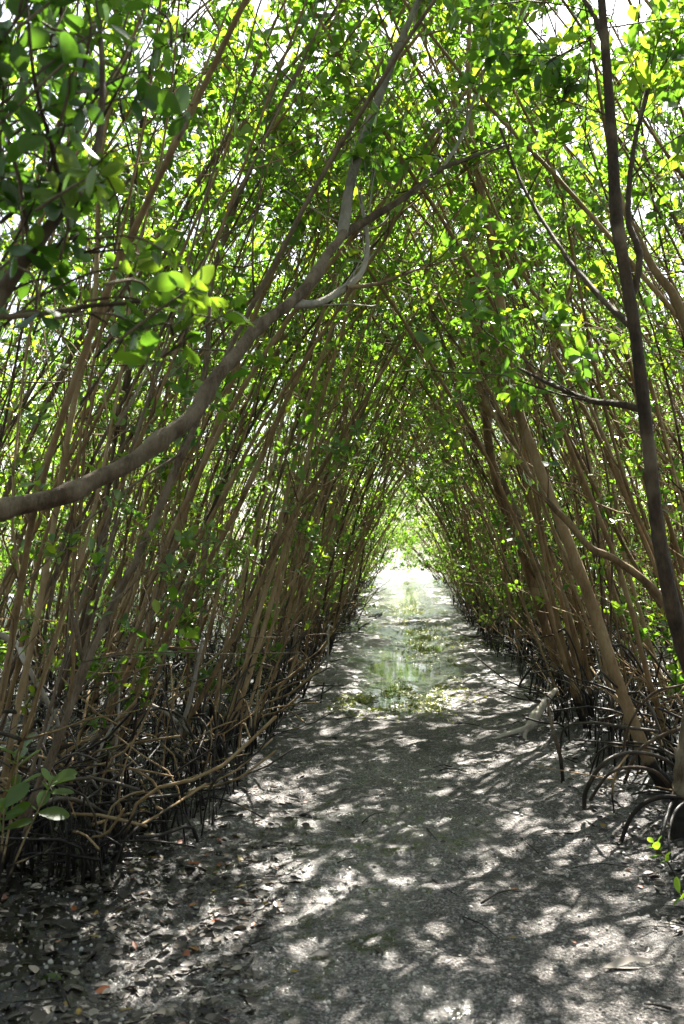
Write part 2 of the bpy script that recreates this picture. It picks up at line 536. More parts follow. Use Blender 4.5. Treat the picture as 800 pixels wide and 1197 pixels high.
I = (np.arange(ny - 1)[:, None] * nx + np.arange(nx - 1)[None, :]).reshape(-1)
Q = np.stack([I, I + 1, I + nx + 1, I + nx], -1).astype(np.int32)
me = bpy.data.meshes.new('ground')
me.vertices.add(len(V)); me.vertices.foreach_set('co', V.ravel())
me.loops.add(Q.size); me.loops.foreach_set('vertex_index', Q.ravel())
me.polygons.add(len(Q)); me.polygons.foreach_set('loop_start', np.arange(len(Q), dtype=np.int32) * 4)
me.polygons.foreach_set('loop_total', np.full(len(Q), 4, np.int32))
me.update(calc_edges=True)
me.polygons.foreach_set('use_smooth', np.ones(len(Q), bool))
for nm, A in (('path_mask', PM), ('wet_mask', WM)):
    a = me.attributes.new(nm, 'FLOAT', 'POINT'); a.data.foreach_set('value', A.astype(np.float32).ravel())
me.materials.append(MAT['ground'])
go = bpy.data.objects.new('ground', me); COL.objects.link(go)
tag(go, kind='structure')

def gz(x, y):
    i = min(ny - 2, max(0, int(np.searchsorted(gy, y)) - 1)); j = min(nx - 2, max(0, int(np.searchsorted(gx, x)) - 1))
    u = (x - gx[j]) / (gx[j + 1] - gx[j]); v = (y - gy[i]) / (gy[i + 1] - gy[i])
    return float((GZ[i, j] * (1 - u) + GZ[i, j + 1] * u) * (1 - v) + (GZ[i + 1, j] * (1 - u) + GZ[i + 1, j + 1] * u) * v)

# shallow water that fills the low spots of the path
wb = MB()
wb.add([(-1.6, 8.2, WATER_Z), (1.8, 8.2, WATER_Z), (1.8, 47, WATER_Z), (-1.6, 47, WATER_Z)], [(0, 1, 2, 3)])
w = wb.build('water', MAT['water'], smooth=False)
tag(w, kind='structure')

# ------------------------------------------------------------------ mangrove prototypes (they lean towards +X)
def stem_path(rg, H, az, lean0, lean1, base, n=15, wob=.05, p=1.4):
    pts = [np.array(base, float)]
    wa = rg.uniform(0, 6.28); wb_ = rg.uniform(0, 6.28); wf = rg.uniform(1.0, 2.4)
    for i in range(n):
        t = (i + .5) / n
        lean = R(lean0 + (lean1 - lean0) * t ** p)
        d = np.array([math.sin(lean) * math.cos(az), math.sin(lean) * math.sin(az), math.cos(lean)])
        d = d + wob * np.array([math.sin(wa + t * 6.28 * wf), math.cos(wb_ + t * 6.28 * wf), 0]) * 1.6
        d += wob * np.array([rg.uniform(-1, 1), rg.uniform(-1, 1), 0])
        d /= np.linalg.norm(d)
        pts.append(pts[-1] + d * (H / n) / max(.55, math.cos(lean)))
    return np.array(pts)

def rand_dir(rg, base, spread):
    v = np.asarray(base, float) + spread * np.array([rg.gauss(0, 1), rg.gauss(0, 1), rg.gauss(0, 1) * .8])
    return v / (np.linalg.norm(v) + 1e-9)

def grow_branch(rg, mb, lv, p0, d0, length, r0, leafy=1.0, droop=.12, size=.085, sub=True, nros=6):
    n = 6
    pts = [np.asarray(p0, float)]
    d = np.asarray(d0, float)
    for i in range(n):
        d = d + .16 * np.array([rg.gauss(0, 1), rg.gauss(0, 1), rg.gauss(0, .8)]) + np.array([0, 0, droop])
        d /= np.linalg.norm(d)
        pts.append(pts[-1] + d * length / n)
    tube(mb, pts, np.linspace(r0, max(.0022, r0 * .35), n + 1), 5 if r0 > .008 else 4)
    if leafy <= 0:
        return
    if sub:
        for i in range(2, n + 1):
            for _ in range(2 if i < n else 1):
                if rg.random() < .86:
                    dd = rand_dir(rg, d + np.array([0, 0, .25]), .75)
                    grow_branch(rg, mb, lv, pts[i] if i < n else pts[n - 1], dd, length * rg.uniform(.28, .5), r0 * .4, leafy, .06, size, False, nros)
    else:
        for i in (3, 5):
            if rg.random() < .55 * leafy:
                lv.rosette(rg, pts[i], rand_dir(rg, d, .7), rg.randint(3, 5), size)
    if rg.random() < leafy:
        lv.rosette(rg, pts[-1], d, rg.randint(nros - 2, nros + 1), size)

def make_root(rg, p, az, reach, r):
    """one arching prop root from a point on a stem down to the mud"""
    h = p[2]
    e = np.array([math.cos(az), math.sin(az), 0])
    c = [p, p + e * reach * .35 + np.array([0, 0, h * .03]), p + e * reach * .75 - np.array([0, 0, h * .38]),
         np.array([p[0] + e[0] * reach, p[1] + e[1] * reach, h * .02]), np.array([p[0] + e[0] * reach * 1.05, p[1] + e[1] * reach * 1.05, -.18])]
    c[2] = c[2] + np.array([rg.uniform(-.05, .05), rg.uniform(-.05, .05), 0])
    pts = spline(c, 11)
    mb = MB()
    tube(mb, pts, np.linspace(r, r * .75, len(pts)), 6)
    return mb

def make_tree(seed, kind):
    rg = random.Random(seed)
    root = empty('mangrove_tree')
    lv = Leaves()
    ns = {'tall': rg.choice([5, 5, 6]), 'thin': 6, 'high': rg.choice([3, 4]), 'low': 3, 'bush': 4}[kind]
    stems = []
    for k in range(ns):
        a = rg.uniform(0, 6.28); rr = rg.uniform(.05, .32)
        base = (math.cos(a) * rr, math.sin(a) * rr, -.12)
        az = rg.gauss(0, .4)
        if kind in ('tall', 'high', 'thin'):
            H = rg.uniform(5.6, 7.6) if kind != 'high' else rg.uniform(7.2, 8.6); l0 = rg.uniform(6, 27); l1 = l0 + rg.uniform(8, 32); r0 = .008 + .0145 * rg.random() ** 2
        elif kind == 'low':
            H = rg.uniform(3.6, 5.2); l0 = rg.uniform(12, 30); l1 = l0 + rg.uniform(18, 36); r0 = rg.uniform(.016, .03)
        else:
            H = rg.uniform(3.0, 5.5); l0 = rg.uniform(0, 15); l1 = l0 + rg.uniform(-5, 20); az = rg.uniform(0, 6.28); r0 = rg.uniform(.02, .04)
        pts = stem_path(rg, H, az, l0, l1, base, 15, .075 if kind == 'tall' else .06)
        n = len(pts)
        rad = [r0 * (1 - .72 * (i / (n - 1)) ** 1.1) * (1.25 if i == 0 else 1) for i in range(n)]
        mb = MB()
        fine = spline(pts, 28)
        tube(mb, fine, np.interp(np.linspace(0, 1, 28), np.linspace(0, 1, n), rad), 7)
        lo = {'tall': .50, 'thin': .55, 'high': .56, 'low': .16, 'bush': .12}[kind]
        nb = {'tall': rg.choice([3, 3, 4]), 'thin': rg.choice([1, 2]), 'high': rg.choice([4, 4, 5]), 'low': rg.choice([4, 4, 5]), 'bush': rg.randint(11, 14)}[kind]
        for b in range(nb):
            t = lo + (1 - lo) * (b + rg.random()) / nb
            i = min(27, int(t * 27))
            tan = fine[min(27, i + 1)] - fine[max(0, i - 1)]; tan /= np.linalg.norm(tan)
            side = rand_dir(rg, (0, 0, 0), 1.0)
            dd = .75 * tan + .9 * side; dd /= np.linalg.norm(dd)
            L_ = (1.5 if kind != 'low' else 1.15) * (1.15 - .55 * t) * rg.uniform(.6, 1.15)
            grow_branch(rg, mb, lv, fine[i], dd, L_, max(.004, rad[min(n - 1, int(t * (n - 1)))] * .5), 1.0, .05, .088)
        lv.rosette(rg, fine[-1], fine[-1] - fine[-2], 7)
        if kind in ('tall', 'high', 'thin'):
            for b in range(rg.randint(6, 9)):       # bare and thinly leaved low twigs
                i = rg.randint(3, 16)
                tan = fine[i + 1] - fine[i]; tan /= np.linalg.norm(tan)
                dd = rand_dir(rg, tan, .8)
                if rg.random() < .55:
                    grow_branch(rg, mb, lv, fine[i], dd, rg.uniform(.5, 1.3), rg.uniform(.003, .007), 0, .03)
                else:
                    grow_branch(rg, mb, lv, fine[i], dd, rg.uniform(.4, .9), rg.uniform(.003, .006), .55, .03, .07, rg.random() < .35, 5)
        mb.build('trunk', MAT['bark' if rg.random() < .8 else 'dark_bark'], root)
        stems.append(fine)
    for k in range(rg.randint(2, 4) if kind in ('tall', 'high', 'thin') else 2):
        f = rg.choice(stems); i = rg.randint(2, 5)
        while i > 1 and f[i][2] > .75: i -= 1
        make_root(rg, f[i] * 1.0, rg.gauss(math.pi, 1.1), rg.uniform(.2, .55), rg.uniform(.007, .013)).build('prop_root', MAT['root' if rg.random() < .7 else 'grey_bark'], root)
    lv.build('crown', MAT['leaf'], root)
    return root

def make_sapling(seed):
    rg = random.Random(seed)
    root = empty('mangrove_sapling')
    lv = Leaves(); mb = MB()
    H = rg.uniform(.7, 1.7)
    pts = stem_path(rg, H, rg.uniform(-1, 1), rg.uniform(3, 15), rg.uniform(8, 30), (0, 0, -.05), 8, .08)
    tube(mb, pts, np.linspace(.011, .004, len(pts)), 6)
    for b in range(rg.randint(4, 7)):
        i = rg.randint(3, 8)
        grow_branch(rg, mb, lv, pts[i], rand_dir(rg, (0, 0, .6), .8), rg.uniform(.2, .5), .004, .9, .06, .08, rg.random() < .5, 5)
    lv.rosette(rg, pts[-1], (0, 0, 1), 7)
    mb.build('stem', MAT['bark'], root)
    lv.build('crown', MAT['leaf'], root)
    return root

TALL = [make_tree(100 + i, 'tall') for i in range(12)]
THIN = [make_tree(170 + i, 'thin') for i in range(6)]
HIGH = [make_tree(150 + i, 'high') for i in range(6)]
LOW = [make_tree(200 + i, 'low') for i in range(6)]
BUSH = [make_tree(300 + i, 'bush') for i in range(4)]
SAP = [make_sapling(400 + i) for i in range(5)]
used = set()
def place(proto, x, y, rz, sc, label, cat, group=None):
    o = proto if proto.name not in used else copy_tree(proto)
    used.add(proto.name)
    o.location = (x, y, gz(x, y) if abs(x) < 60 else 0)
    o.rotation_euler = (0, 0, rz)
    o.scale = (sc, sc, sc)
    for k in ('group',):
        if k in o: del o[k]
    tag(o, label, cat, group)
    return o

def scatter(n, xr, yr, dmin, ok, seed, have=()):
    rg = random.Random(seed)
    pts = list(have); new = []
    for _ in range(n * 60):
        if len(new) >= n: break
        x = rg.uniform(*xr); y = yr[0] + (yr[1] - yr[0]) * rg.random() ** 1.5
        if not ok(x, y): continue
        dm = dmin(x, y)
        if all((x - a) ** 2 + (y - b) ** 2 > dm * dm for a, b in pts):
            pts.append((x, y)); new.append((x, y))
    return new

# rows along the path
inview_l = lambda x, y: x > -.44 * y - 1.9
inview_r = lambda x, y: x < .30 * y + 1.6
left_pts = scatter(84, (-9.5, -1.25), (3.6, 27), lambda x, y: .40 + .10 * (-x - 1.25) + .012 * y, lambda x, y: inview_l(x, y) and not (x > -1.75 and y < 5.0), 21)
right_pts = scatter(78, (1.6, 8.5), (4.6, 27), lambda x, y: .40 + .10 * (x - 1.6) + .012 * y, lambda x, y: inview_r(x, y) and not (x < 2.6 and y < 6.6), 22)
lrow = 0
_ONES = ['', 'first', 'second', 'third', 'fourth', 'fifth', 'sixth', 'seventh', 'eighth', 'ninth', 'tenth', 'eleventh', 'twelfth', 'thirteenth', 'fourteenth',
         'fifteenth', 'sixteenth', 'seventeenth', 'eighteenth', 'nineteenth', 'twentieth']
def nth(n):
    return _ONES[n] if n <= 20 else {2: 'twenty', 3: 'thirty', 4: 'forty', 5: 'fifty'}[n // 10] + ('-' + _ONES[n % 10] if n % 10 else 'th')
rg = random.Random(5)
def put_side(pts, side):
    edge = sorted([p for p in pts if abs(p[0]) < (2.0 if side == 'left' else 2.4)], key=lambda p: p[1])
    rank = {p: i + 1 for i, p in enumerate(edge)}
    behind = {}
    for p in sorted(pts, key=lambda p: abs(p[0])):
        if p not in rank:
            behind.setdefault(min(edge, key=lambda e: abs(e[1] - p[1])), []).append(p)
    back = {p: (rank[e], k + 1) for e, ps_ in behind.items() for k, p in enumerate(ps_)}
    for p in sorted(pts, key=lambda p: p[1]):
        x, y = p
        rz = (0 if side == 'left' else math.pi) + rg.gauss(0, .35)
        sc = rg.uniform(.88, 1.12)
        if p in rank:
            lab = f"slender stems of the {nth(rank[p])} mangrove from the camera along the {side} path edge"; grp = f'mangroves edging the path, {side} row'
        else:
            e, k = back[p]
            lab = f"slender leaning mangrove, {nth(k)} back from the path behind the {nth(e)} {side} edge mangrove"; grp = f'mangroves inside the {side} thicket'
        thin = (side == 'right' and y < 12.5) or (side == 'left' and x > -3.0 and y < 11.5 and rg.random() < .8) or (y > 13 and rg.random() < .5)
        place(rg.choice(THIN if thin else HIGH if y < 5.2 else TALL), x, y, rz, sc, lab, 'tree', grp)
put_side(left_pts, 'left')
put_side(right_pts, 'right')
# low arching trees that close the far end of the tunnel, and tall ones behind them
for side, sg in (('left', -1), ('right', 1)):
    lo_x = 1.75 if sg < 0 else 2.0
    far = scatter(22, (lo_x, 4.2), (20, 47), lambda x, y: .7, lambda x, y: True, 31 + sg)
    for k, (x, y) in enumerate(sorted(far, key=lambda p: p[1]), 1):
        place(rg.choice(LOW), sg * x, y, (0 if sg < 0 else math.pi) + rg.gauss(0, .4), rg.uniform(.8, 1.1),
              f"{nth(k)} low arching mangrove from the camera toward the tunnel's far end, {side} side", 'tree', f'arching mangroves at the far end, {side} side')
    back = scatter(20, (3.2, 11), (27, 50), lambda x, y: 1.2, lambda x, y: (inview_l(-x, y) if sg < 0 else inview_r(x, y)), 41 + sg)
    for k, (x, y) in enumerate(sorted(back, key=lambda p: p[1]), 1):
        place(rg.choice(TALL), sg * x, y, (0 if sg < 0 else math.pi) + rg.gauss(0, .4), rg.uniform(.85, 1.1),
              f"{nth(k)} tall mangrove from the camera behind the low arching trees, {side} side", 'tree', f'tall mangroves at the far end, {side} side')
for sg in (-1, 1):
    sd_ = 'left' if sg < 0 else 'right'
    for k, (x, y) in enumerate(sorted(scatter(6, (1.5, 2.4), (35, 46), lambda x, y: .6, lambda x, y: True, 81 + sg), key=lambda p: p[1]), 1):
        o = place(rg.choice(LOW), sg * x, y, (0 if sg < 0 else math.pi) + rg.gauss(0, .35), rg.uniform(.75, .95), f"{nth(k)} low mangrove bowed over the path where the tunnel ends, {sd_} side", 'tree', f'bowed mangroves where the tunnel ends, {sd_} side')
        o.rotation_euler = (0, R(rg.uniform(6, 16)), o.rotation_euler.z)
# sunlit bushes across the clearing
for k, (x, y) in enumerate(((-5.5, 60), (-3.4, 59), (-1.6, 61), (.4, 60), (2.2, 59), (4.2, 60), (6.2, 59)), 1):
    place(rg.choice(BUSH), x, y, rg.uniform(0, 6.28), rg.uniform(.5, .9), f'sunlit mangrove bush across the bright clearing, {nth(k)} from the left of seven', 'bush', 'bushes across the clearing')
# low leafy bushes that spill over the path edges farther on
for sg, n in ((-1, 14), (1, 16)):
    sd_ = 'left' if sg < 0 else 'right'
    for k, (x, y) in enumerate(sorted(scatter(n, (1.35, 2.3) if sg < 0 else (1.6, 2.6), (12 if sg < 0 else 10, 42), lambda x, y: .8, lambda x, y: True, 61 + sg), key=lambda p: p[1]), 1):
        place(rg.choice(BUSH), sg * x, y, rg.uniform(0, 6.28), rg.uniform(.34, .62), f'{nth(k)} low leafy bush from the camera along the {sd_} edge of the wet path', 'bush', f'low bushes along the {sd_} edge')
# saplings on the edges
sap = scatter(18, (-3.6, -1.45), (4.8, 16), lambda x, y: .6, lambda x, y: True, 51) + scatter(14, (1.8, 4.0), (6, 16), lambda x, y: .6, lambda x, y: True, 52)
cnt = {'left': 0, 'right': 0}
for x, y in sorted(sap, key=lambda p: p[1]):
    sd_ = 'left' if x < 0 else 'right'
    cnt[sd_] += 1
    place(rg.choice(SAP), x, y, rg.uniform(0, 6.28), rg.uniform(.6, 1.05), f'{nth(cnt[sd_])} thin leafy sapling from the camera among the stems, {sd_} side', 'sapling', f'saplings among the stems, {sd_} side')

# ------------------------------------------------------------------ the trees one can tell apart
hrg = random.Random(77); hnp = np.random.default_rng(3)
def px_tube(mb, ctrl, widths, sides=9, n=None, knob=.10, jit=.10, rough=0):
    """ctrl: (px, py, Y) points as measured on the photograph; widths in photo pixels at each"""
    P = [at(a, b, c) for a, b, c in ctrl]
    n = n or 9 * len(P)
    pts = spline(P, n)
    rad = [wd * .5 * c / FPX for wd, (a, b, c) in zip(widths, ctrl)]
    rr = np.interp(np.linspace(0, 1, n), np.linspace(0, 1, len(rad)), rad)
    if rough:
        rough_tube(mb, pts, rr, sides, rough, hrg.randint(1, 99))
        return pts
    pts[1:-1] += hnp.normal(0, 1, (n - 2, 3)) * (rr[1:-1, None] * jit)
    tube(mb, pts, rr, sides, knob, hnp)
    return pts
def leafy_twigs(mb, lv, pts, count, length, lo=.3, size=.085, r=.004, sub=True, up=.3, leafy=1.0):
    for _ in range(int(count * 1.3)):
        t = lo + (1 - lo) * hrg.random()
        i = min(len(pts) - 2, int(t * (len(pts) - 1)))
        tan = pts[i + 1] - pts[i]; tan = tan / (np.linalg.norm(tan) + 1e-9)
        dd = rand_dir(hrg, .6 * tan + np.array([0, 0, up]), .7)
        grow_branch(hrg, mb, lv, pts[i], dd, length * hrg.uniform(.8, 1.7), r, leafy, .05, size, sub and hrg.random() < .5, 6)

def hero(name='mangrove_tree', base=(0, 0, 0)):
    return empty(name, base)
def fin(root, *parts):
    """parts were built in world coordinates: keep them where they are under the root"""
    for o in parts:
        o.parent = root
        o.matrix_parent_inverse = Matrix.Translation(-Vector(root.location))

# 1. the thick limb arching in from the left
root = hero(base=(-2.55, 2.5, 0))
mb = MB()
base = [Vector((-2.55, 2.5, -.15)), Vector((-2.5, 2.55, .5)), Vector((-2.2, 2.8, 1.15)), Vector((-1.75, 3.05, 1.52))]
limb_px = [(0, 597, 3.2), (85, 574, 3.3), (150, 541, 3.4), (215, 494, 3.5), (258, 437, 3.6), (300, 385, 3.75), (350, 345, 3.9), (383, 298, 4.05), (402, 272, 4.15)]
P = base + [at(*c) for c in limb_px]
rad = [.068, .060, .052, .046, .044, .042, .039, .037, .034, .030, .029, .027, .025]
pts = spline(P, 300)
rr = .78 * np.interp(np.linspace(0, 1, 300), np.linspace(0, 1, len(rad)), rad)
wv = np.arange(300) * .13
pts[1:-1] += (np.stack([np.sin(wv * 1.7), np.sin(wv * 1.1 + 1), np.sin(wv * 1.43 + 2)], 1) * .004)[1:-1]
for kn, ka in ((100, .22), (124, .16), (163, .28), (190, .16), (226, .2), (262, .3)):
    rr = rr * (1 + ka * np.exp(-((np.arange(300) - kn) / 3.2) ** 2))
rough_tube(mb, pts, rr, 22, .20, 5)
trunk1 = mb.build('trunk', MAT['dark_bark'])
parts = [trunk1]
lv = Leaves()
for ctrl, wd, mt in (
    ([(400, 276, 4.15), (412, 205, 4.3), (434, 140, 4.5), (463, 62, 4.8), (492, -5, 5.1), (520, -70, 5.5)], [19, 16, 14, 12, 10, 6], 'grey_bark'),
    ([(400, 274, 4.15), (432, 256, 4.3), (480, 226, 4.5), (515, 198, 4.8), (552, 183, 5.0), (600, 168, 5.3)], [14, 12, 10, 8, 6, 3], 'dark_bark'),
    ([(340, 355, 3.88), (372, 354, 4.0), (400, 338, 4.1), (423, 318, 4.2), (430, 280, 4.3), (420, 225, 4.4)], [15, 12, 11, 9, 7, 4], 'grey_bark'),
    ([(405, 336, 4.1), (440, 332, 4.2), (470, 321, 4.35), (505, 310, 4.6)], [8, 6, 5, 3], 'bark'),
    ([(515, 200, 4.8), (540, 160, 5.0), (556, 110, 5.2), (568, 80, 5.4)], [7, 6, 4, 3], 'grey_bark')):
    b = MB(); p = px_tube(b, ctrl, [.75 * q for q in wd], 12, 110, rough=.2)
    for _ in range(6):
        i = hrg.randint(16, len(p) - 3); tn = p[i + 1] - p[i]; tn = tn / np.linalg.norm(tn)
        grow_branch(hrg, b, lv, p[i], rand_dir(hrg, tn, .6), hrg.uniform(.2, .6), .004, 0, .04)
    leafy_twigs(b, lv, p, 2, .5, .85)
    parts.append(b.build('branch', MAT[mt]))
parts.append(lv.build('crown', MAT['leaf']))
fin(root, *parts)
tag(root, 'thick dark mangrove limb arching in from the left over the path, forking high up', 'tree')

# 2. the dark upright trunk at the right edge
root = hero(base=(1.55, 3.6, 0))
mb = MB(); lv = Leaves()
c = [(845, 1000, 3.75), (832, 850, 3.7), (800, 760, 3.65), (782, 690, 3.6), (768, 610, 3.6), (756, 500, 3.6), (744, 400, 3.62), (731, 320, 3.65), (720, 240, 3.7), (714, 140, 3.75), (706, 30, 3.8), (700, -60, 3.9), (705, -190, 4.0)]
p = px_tube(mb, c, [26, 23, 20, 18, 16, 15, 14, 14, 15, 12, 10, 8, 6], 16, 300, rough=.2)
# run the foot down into the mud
foot = spline([Vector(p[2]), Vector((p[0][0] + .02, 3.75, .12)), Vector((p[0][0] + .04, 3.78, -.2))], 8)
o1 = mb.build('trunk', MAT['dark_bark'])
b1 = MB(); q = px_tube(b1, [(737, 360, 3.64), (748, 300, 3.7), (735, 255, 3.8), (740, 180, 3.9), (760, 90, 4.1)], [9, 8, 7, 6, 4]); leafy_twigs(b1, lv, q, 5, .5, .4)
b2 = MB(); q = px_tube(b2, [(757, 480, 3.6), (720, 472, 3.75), (690, 468, 3.9), (650, 452, 4.1), (606, 430, 4.4)], [9, 8, 7, 5, 3]); leafy_twigs(b2, lv, q, 4, .5, .5, up=.1)
b3 = MB(); q = px_tube(b3, [(742, 385, 3.62), (700, 345, 3.9), (655, 290, 4.2), (610, 215, 4.6), (585, 150, 4.9)], [8, 7, 5, 4, 3]); leafy_twigs(b3, lv, q, 3, .5, .6)
b4 = MB(); q = px_tube(b4, [(710, 60, 3.8), (690, 10, 4.0), (650, -40, 4.3)], [8, 6, 4]); leafy_twigs(b4, lv, q, 8, .6, .2)
fin(root, o1, *[b.build('branch', MAT['dark_bark']) for b in (b1, b2, b3, b4)], lv.build('crown', MAT['leaf']))
tag(root, 'dark upright mangrove trunk nearest the camera on the right of the path', 'tree')

# 3. trees on the right with slender bowed trunks: (trunk ctrl, widths, branches, label, bark)
def right_tree(ctrl, wd, label, bark, branches=(), twigs=10, lo=.55, roots=5, tl=.9, patch=None):
    b0 = at(*ctrl[0])
    root = hero(base=(b0.x, b0.y, 0))
    mb = MB(); lv = Leaves()
    P = px_tube(mb, ctrl, [.78 * q for q in wd], 12, 180, rough=.16)
    leafy_twigs(mb, lv, P, twigs, tl, lo)
    ps = [mb.build('trunk', MAT[bark])]
    if patch:
        b = MB(); px_tube(b, patch[0], patch[1], 12, 40, rough=.2); ps.append(b.build('cobweb_glint', MAT['pale_wood']))  # pale collar built in place of a cobweb's glint on the stem
    for bc, bw in branches:
        b = MB(); q = px_tube(b, bc, bw, 7); leafy_twigs(b, lv, q, 4, .6, .4)
        ps.append(b.build('branch', MAT[bark]))
    for k in range(roots):
        i = hrg.randint(3, 30)
        pr = P[i]
        if pr[2] < .12 or pr[2] > .8: continue
        ps.append(make_root(hrg, pr, hrg.uniform(0, 6.28), hrg.uniform(.25, .7), hrg.uniform(.008, .014)).build('prop_root', MAT['root']))
    if lv.P: ps.append(lv.build('crown', MAT['leaf']))
    fin(root, *ps)
    tag(root, label, 'tree')
    return root
right_tree([(782, 925, 5.95), (757, 885, 5.95), (722, 795, 5.95), (690, 700, 6.0), (656, 612, 6.05), (628, 540, 6.1), (602, 465, 6.15), (590, 390, 6.2), (580, 310, 6.25), (568, 250, 6.3), (552, 160, 6.4), (548, 80, 6.5), (552, -40, 6.7)],
           [24, 19, 17, 17, 16, 15, 14, 13, 12, 11, 9, 7, 4], 'bowed brown mangrove trunk rising from arched prop roots on the right of the path', 'bark',
           [([(602, 465, 6.15), (640, 420, 6.4), (668, 330, 6.7), (672, 240, 7.0)], [8, 7, 5, 3])], 12, .6)
right_tree([(662, 812, 9.6), (640, 740, 9.6), (612, 650, 9.6), (588, 590, 9.6), (572, 520, 9.6), (566, 440, 9.65), (560, 370, 9.7), (554, 290, 9.8), (550, 180, 10)],
           [16, 14, 13, 12, 12, 11, 10, 8, 5], 'mangrove stem with a pale cobweb glint at mid height, right of the path', 'bark', (), 12, .6, patch=([(566.5, 452, 9.65), (567.5, 470, 9.65), (569.5, 490, 9.66), (571.5, 508, 9.68)], [6, 14, 14, 5]))
right_tree([(676, 812, 9.9), (655, 745, 9.9), (630, 670, 9.9), (604, 600, 9.9), (575, 540, 9.9), (548, 500, 9.95), (528, 430, 10.1), (500, 350, 10.4)],
           [15, 13, 12, 11, 10, 9, 7, 4], 'mangrove stem bending furthest out over the right edge of the path', 'dark_bark', (), 12, .5)
right_tree([(690, 800, 9.2), (668, 735, 9.2), (640, 640, 9.2), (612, 560, 9.2), (590, 500, 9.25), (565, 470, 9.3), (556, 400, 9.4), (552, 320, 9.6), (560, 200, 9.9)],
           [14, 13, 11, 10, 9, 9, 8, 6, 4], 'thin mangrove stem standing just right of the one with the cobweb glint', 'bark', (), 10, .55)
right_tree([(880, 880, 5.2), (800, 745, 5.1), (765, 690, 5.05), (720, 655, 5.0), (690, 640, 5.0), (664, 610, 5.05), (640, 585, 5.1), (610, 540, 5.3), (585, 500, 5.6), (560, 440, 6.0)],
           [14, 12, 11, 11, 10, 10, 8, 6, 4, 3], 'pale crooked mangrove stem slanting low from the right edge', 'bark', (), 5, .6, 2, .5)
right_tree([(910, 820, 4.2), (860, 600, 4.2), (815, 420, 4.2), (790, 350, 4.25), (765, 315, 4.3), (742, 270, 4.4), (725, 230, 4.5), (708, 150, 4.7), (690, 40, 5.0)],
           [22, 19, 16, 14, 12, 10, 8, 6, 4], 'brown mangrove stem crossing behind the dark trunk high on the right', 'bark', (), 8, .5, 2, .7)

# 4. left: stems one can pick out in front of the thicket
def left_tree(ctrl, wd, label, bark, twigs=10, lo=.55, roots=5, tl=.9):
    return right_tree(ctrl, wd, label, bark, (), twigs, lo, roots, tl)
left_tree([(125, 930, 5.75), (140, 850, 5.75), (180, 770, 5.8), (225, 690, 5.8), (280, 590, 5.85), (330, 480, 5.9), (365, 400, 6.0), (400, 300, 6.2), (440, 200, 6.5)],
          [11, 10, 9, 9, 8, 7, 6, 5, 3], 'tan mangrove stem leaning long and straight to the right across the left thicket', 'bark')
left_tree([(55, 960, 5.2), (70, 850, 5.2), (115, 740, 5.25), (165, 640, 5.3), (215, 520, 5.35), (240, 430, 5.4), (255, 300, 5.6), (330, 120, 6.0), (420, -20, 6.4)],
          [12, 11, 10, 10, 9, 8, 7, 6, 4], 'reddish brown mangrove stem rising behind the thick limb on the left', 'dark_bark', 12)
left_tree([(-5, 1000, 4.7), (10, 880, 4.7), (40, 740, 4.75), (62, 620, 4.8), (85, 480, 4.85), (110, 360, 5.0), (120, 170, 5.3), (150, 60, 5.6), (180, -40, 6)],
          [13, 11, 10, 9, 9, 8, 7, 5, 3], 'mangrove stem at the far left edge crossing behind the thick limb', 'bark', 12)
left_tree([(200, 912, 6.1), (218, 850, 6.1), (260, 770, 6.15), (300, 690, 6.2), (345, 600, 6.3), (400, 510, 6.5), (450, 430, 6.8), (490, 360, 7.2)],
          [9, 8, 7.5, 7, 7, 6, 5, 3], 'foremost thin mangrove stem leaning farthest over the left edge of the path', 'bark')

# 5. near boughs with big soft leaves, top left
root = hero(base=(-1.75, 1.35, 0))
mb = MB()
P = [Vector((-1.75, 1.35, -.15)), Vector((-1.72, 1.5, .9)), Vector((-1.55, 1.75, 1.75)), at(-60, 420, 2.1), at(-5, 352, 2.15), at(35, 295, 2.2), at(75, 243, 2.25), at(110, 190, 2.3), at(120, 90, 2.4), at(110, -40, 2.6)]
pts = spline(P, 60)
tube(mb, pts, np.interp(np.linspace(0, 1, 60), [0, .3, .5, .75, 1], [.03, .026, .018, .011, .006]), 9, .08, hnp)
o1 = mb.build('trunk', MAT['dark_bark'])
lv = Leaves()
bs = []
for ctrl, wd in (([(-20, 372, 2.1), (40, 368, 2.1), (110, 357, 2.15), (170, 352, 2.2), (215, 340, 2.25)], [8, 7, 6, 5, 3]),
                 ([(75, 243, 2.25), (60, 170, 2.1), (40, 90, 2.0), (30, -20, 1.95)], [7, 6, 5, 3]),
                 ([(35, 295, 2.2), (20, 200, 2.15), (-10, 100, 2.1)], [6, 5, 4])):
    b = MB(); q = px_tube(b, ctrl, wd, 6)
    bs.append(b.build('branch', MAT['dark_bark']))
def leafclump(pp, Y, n, px, spread, tint=None, size=.072):
    for _ in range(n):
        c_ = at(pp + hrg.gauss(0, px), spread[0] + hrg.gauss(0, spread[1]), Y + hrg.gauss(0, .12))
        ax = rand_dir(hrg, (0, 0, .3), .8)
        lv.rosette(hrg, c_, ax, hrg.randint(3, 6), size, tint)
        stalk = MB()
        c_ = np.array(c_)
        tube(stalk, spline([c_, c_ - ax * .09 + np.array([-.01, 0, 0]), c_ - ax * .16 + np.array([-.06, 0, -.04])], 6), np.linspace(.0022, .004, 6), 5)
        bs.append(stalk.build('twig', MAT['dark_bark']))
leafclump(40, 2.1, 30, 45, (70, 65), .12)  # low tints put shade into the leaf colour, high tints put sun
leafclump(50, 2.3, 24, 42, (185, 55), .2)
leafclump(60, 2.0, 14, 45, (-70, 30), .1)
leafclump(120, 2.6, 16, 60, (40, 60), .15)
leafclump(95, 2.2, 8, 18, (215, 20), .85)
leafclump(210, 2.25, 12, 30, (335, 28), .8)
